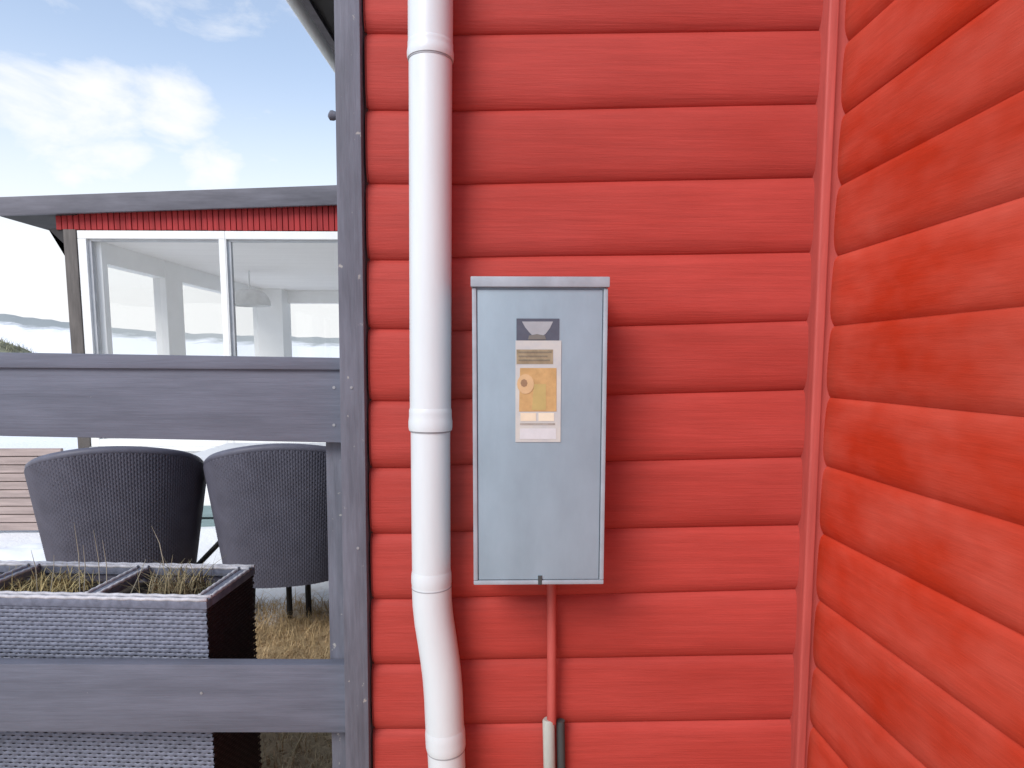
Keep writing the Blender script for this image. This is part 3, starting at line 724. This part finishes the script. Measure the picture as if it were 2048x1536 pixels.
# roof
f0, f1, f2, f3 = atY(-6, 394, YFA), atY(780, 366, YFA), atY(780, 405.5, YFA), atY(-6, 431, YFA)
bk = Vector((0, 4.5, 0)); fr_ = Vector((0, .03, 0))
smooth_by_angle(link('fascia', hexa([f3, f2, f2+fr_, f3+fr_, f0, f1, f1+fr_, f0+fr_], .003), M_fascia, sr))
up_ = Vector((0, 0, .012)); s_ = Vector((0, .0305, 0)); dn = Vector((0, 0, -.01))
link('roof', hexa([f3+s_+up_, f2+s_+up_, f2+bk+up_, f3+bk+up_, f0+s_+dn, f1+s_+dn, f1+bk+dn, f0+bk+dn]), M_roofing, sr)
fm = f3 + (f2-f3)*((wy(168, 600).x-f3.x)/(f2.x-f3.x))
link('soffit', hexa([f3+s_, fm+s_, fm+bk, f3+bk, f3+s_+up_*.9, fm+s_+up_*.9, fm+bk+up_*.9, f3+bk+up_*.9]), M_darkwood, sr)
# corner post with a small knee brace
pa = wy(139, 600).x; pb = wy(164, 600).x
ztop_ = wy(150, 466).z
smooth_by_angle(link('corner_post', box(pa, pb, YW-.02, YW+.07, 0, ztop_+.02, .004), M_post, sr))
kb = wy(128, 476); kc = wy(146, 505)
link('knee_brace', hexa([(kc.x, YW, kc.z), (pa+.004, YW, kc.z-.05), (pa+.004, YW+.05, kc.z-.05), (kc.x, YW+.05, kc.z), (kb.x-.10, YW, kb.z+.06), (pa+.004, YW, kb.z+.06), (pa+.004, YW+.05, kb.z+.06), (kb.x-.10, YW+.05, kb.z+.06)]), M_darkwood, sr)
# red upright boards above the windows
zc0 = wy(400, 461).z
bw = .0382
cw = link('clad_backing', box(pa, XRR, YW+.012, YW+.05, zc0, wy(400, 400).z), M_redclad, sr)
x = wy(112, 430).x; k = 0
while x < XRR:
    ztp = wy(400, 410).z + .04 + (x-wy(112, 430).x)*.036
    o = .003*noise.noise(Vector((k*1.7, 2, 0)))
    link('cladding_board', box(x+.0022, x+bw-.0022, YW-.010+o, YW+.0115, zc0+.002*math.sin(k*2.1), ztp, .0015, seg=1), M_redclad, sr)
    x += bw; k += 1
# windows
zt_, zb_ = wy(300, 462).z, wy(400, 892).z
def frame(name, pa_, pb_, parent, lj, rj):
    """a sash between two pixel columns on the wall plane"""
    xa, xb = wy(pa_, 600).x, wy(pb_, 600).x
    w = link('window', box(xa, xb, YW-.012, YW+.05, zt_-.052, zt_, .003), M_whitewood, parent)
    link('frame', box(xa, xa+lj, YW-.012, YW+.05, zb_, zt_-.0525, .003), M_whitewood, w)
    link('frame', box(xb-rj, xb, YW-.012, YW+.05, zb_, zt_-.0525, .003), M_whitewood, w)
    link('frame', box(xa+lj+.0005, xb-rj-.0005, YW-.012, YW+.05, zb_, zb_+.05, .003), M_whitewood, w)
    link('gasket', box(xa+lj+.0005, xa+lj+.02, YW+.010, YW+.045, zb_+.0505, zt_-.0525), M_gasket, w)
    link('gasket', box(xa+lj+.0205, xb-rj-.0005, YW+.010, YW+.045, zt_-.066, zt_-.0525), M_gasket, w)
    g = link('pane', box(xa+lj+.0205, xb-rj-.0005, YW+.022, YW+.026, zb_+.0505, zt_-.0665), M_glass, w)
frame('window', 165, 456.5, sr, .056, .042); 
frame('window', 457, 750, sr, .006, .05)
link('window_sill', box(XL, XRR, YW-.04, YW+.06, zb_-.03, zb_-.001, .004), M_whitewood, sr)
zp1, zp2, zp3 = wy(410, 1012).z, wy(410, 1037).z, wy(410, 1062).z
link('lower_panel', box(XL, XRR, YW, YW+.05, zp1+.002, zb_-.031), M_whitewood, sr)
link('plinth_board', box(pa, XRR, YW-.02, YW+.05, zp2+.014, zp1, .003), M_plinth, sr)
link('plinth_board', box(pa, XRR, YW-.012, YW+.05, zp3, zp2-.004, .003), M_plinth, sr)
link('footing', box(pa, XRR, YW+.01, YW+.05, -.02, zp3-.001), M_whitewood, sr)
# inside
ZC = wy(560, 481).z; YBK = 7.75
XI = XL+.06
link('ceiling', box(XI, XRR, YW+.06, YBK, ZC, ZC+.03), M_ceil, sr)
link('floor', box(XI, XRR, YW+.06, YBK, .10, .13), M_room, sr)
ZW = atY(320, 556, 5.38).z
def lpost(ya, yb): link('inner_post', box(XI-.05, XI+.05, ya, yb, .13, ZC-.001), M_room, sr)
lpost(YW+.06, YW+.12); lpost(5.38, 5.66)
link('inner_post', box(XI-.05, XI+.28, YBK-.25, YBK+.05, .13, ZC-.001), M_room, sr)
link('lintel', box(XI-.047, XI+.047, YW+.121, YBK-.251, ZW, ZC-.001), M_room, sr)
link('lintel', box(XI+.281, XRR, YBK-.047, YBK+.047, ZW, ZC-.002), M_room, sr)
link('low_wall', box(XI-.047, XI+.047, YW+.121, YBK-.251, .131, .30), M_room, sr)
link('low_wall', box(XI+.281, XRR, YBK-.05, YBK+.05, .131, .30), M_room, sr)
link('pane', box(XI-.003, XI+.003, YW+.121, 5.379, .301, ZW-.001), M_glass, sr)
link('pane', box(XI-.003, XI+.003, 5.661, YBK-.251, .301, ZW-.001), M_glass, sr)
link('pane', box(XI+.281, XRR, YBK-.003, YBK+.003, .301, ZW-.001), M_glass, sr)
link('low_wall', box(XRR+.001, XRR+.08, YW, YBK+.05, 0, .62), M_room, sr)
link('pane', box(XRR+.03, XRR+.036, YW, YBK+.05, .621, ZC), M_glass, sr)  # unseen end glazing, added to let more light into the room
# lamp hanging inside
lpz = atY(500, 598, 6.0)
lamp = empty('ceiling_lamp', (lpz.x, lpz.y, ZC)); tag(lamp, 'pale grey dome lamp hanging inside the garden room behind the right pane', 'lamp')
M_lamp = material('pale_lamp', (.74, .75, .75), rough=.5)
def dome():
    n, mrows = 24, 7; vs, fs = [], []
    for j in range(mrows):
        a = j/(mrows-1)*math.pi/2
        for k in range(n):
            t = 2*math.pi*k/n; r = .03+.15*math.sin(a)
            vs.append((lpz.x+r*math.cos(t), lpz.y+r*math.sin(t), lpz.z-.06+.15*math.cos(a)))
    for j in range(mrows-1):
        for k in range(n): fs.append((j*n+k, (j+1)*n+k, (j+1)*n+(k+1) % n, j*n+(k+1) % n))
    fs.append(tuple(range(n)))
    return mesh(vs, fs)
link('shade', dome(), M_lamp, lamp, smooth=True)
link('cord', tube([(lpz.x, lpz.y, lpz.z+.08), (lpz.x, lpz.y, ZC)], .006, 6), M_lamp, lamp)

# ------------------------------------------------------------------ low plank wall at the left
YWL = 4.30
pw = empty('plank_wall', (atY(0, 1000, YWL).x, YWL, 0)); tag(pw, 'low wall of weathered pinkish planks in the snow left of the garden room', 'plank wall')
zt2, zb2 = atY(50, 896, YWL).z, .015
xa, xb = atY(-420, 1000, YWL).x, atY(132, 1000, YWL).x
nP = 10; hp = (zt2-zb2)/nP
for k in range(nP):
    o = .006*noise.noise(Vector((k*2.3, 1, 4)))
    link('plank', box(xa, xb-.004*abs(o)*200, YWL-.014+o, YWL+.012+o, zb2+hp*k+.003, zb2+hp*(k+1)-.003, .003, seg=1), M_plank, pw)
link('backing', box(xa+.02, xb-.02, YWL+.0135, YWL+.0205, zb2+.01, zt2-.01), M_plank, pw)
for x in (xa+.1, (xa+xb)/2, xb-.08):
    link('post', box(x-.03, x+.03, YWL+.022, YWL+.08, -.02, zt2-.02), M_post, pw)
# heap of snow in front of it
def snow_heap(px, py, rx, ry, h, seed, label):
    c = atZ(px, py, 0); vs, fs = [], []; n, m = 28, 8
    for j in range(m):
        r = j/(m-1)
        for k in range(n):
            a = 2*math.pi*k/n; w = 1+.28*noise.noise(Vector((math.cos(a)*1.5, math.sin(a)*1.5, seed)))
            vs.append((c.x+rx*r*w*math.cos(a), c.y+ry*r*w*math.sin(a), -.02+(h+.02)*(1-r*r)*(1+.35*noise.noise(Vector((math.cos(a)*r*3, math.sin(a)*r*3, seed+3))))))
    for j in range(m-1):
        for k in range(n): fs.append((j*n+k, (j+1)*n+k, (j+1)*n+(k+1) % n, j*n+(k+1) % n))
    fs.append(tuple(range(n-1, -1, -1)))
    tag(link('snow_heap', mesh(vs, fs), M_snow, smooth=True), label, 'snow')
snow_heap(40, 1118, .45, .18, .07, 1, 'low lumpy heap of snow at the foot of the plank wall')
#snow_heap(640, 1232, .16, .10, .05, 2, 'small patch of heaped snow beside the table leg near the fence post')
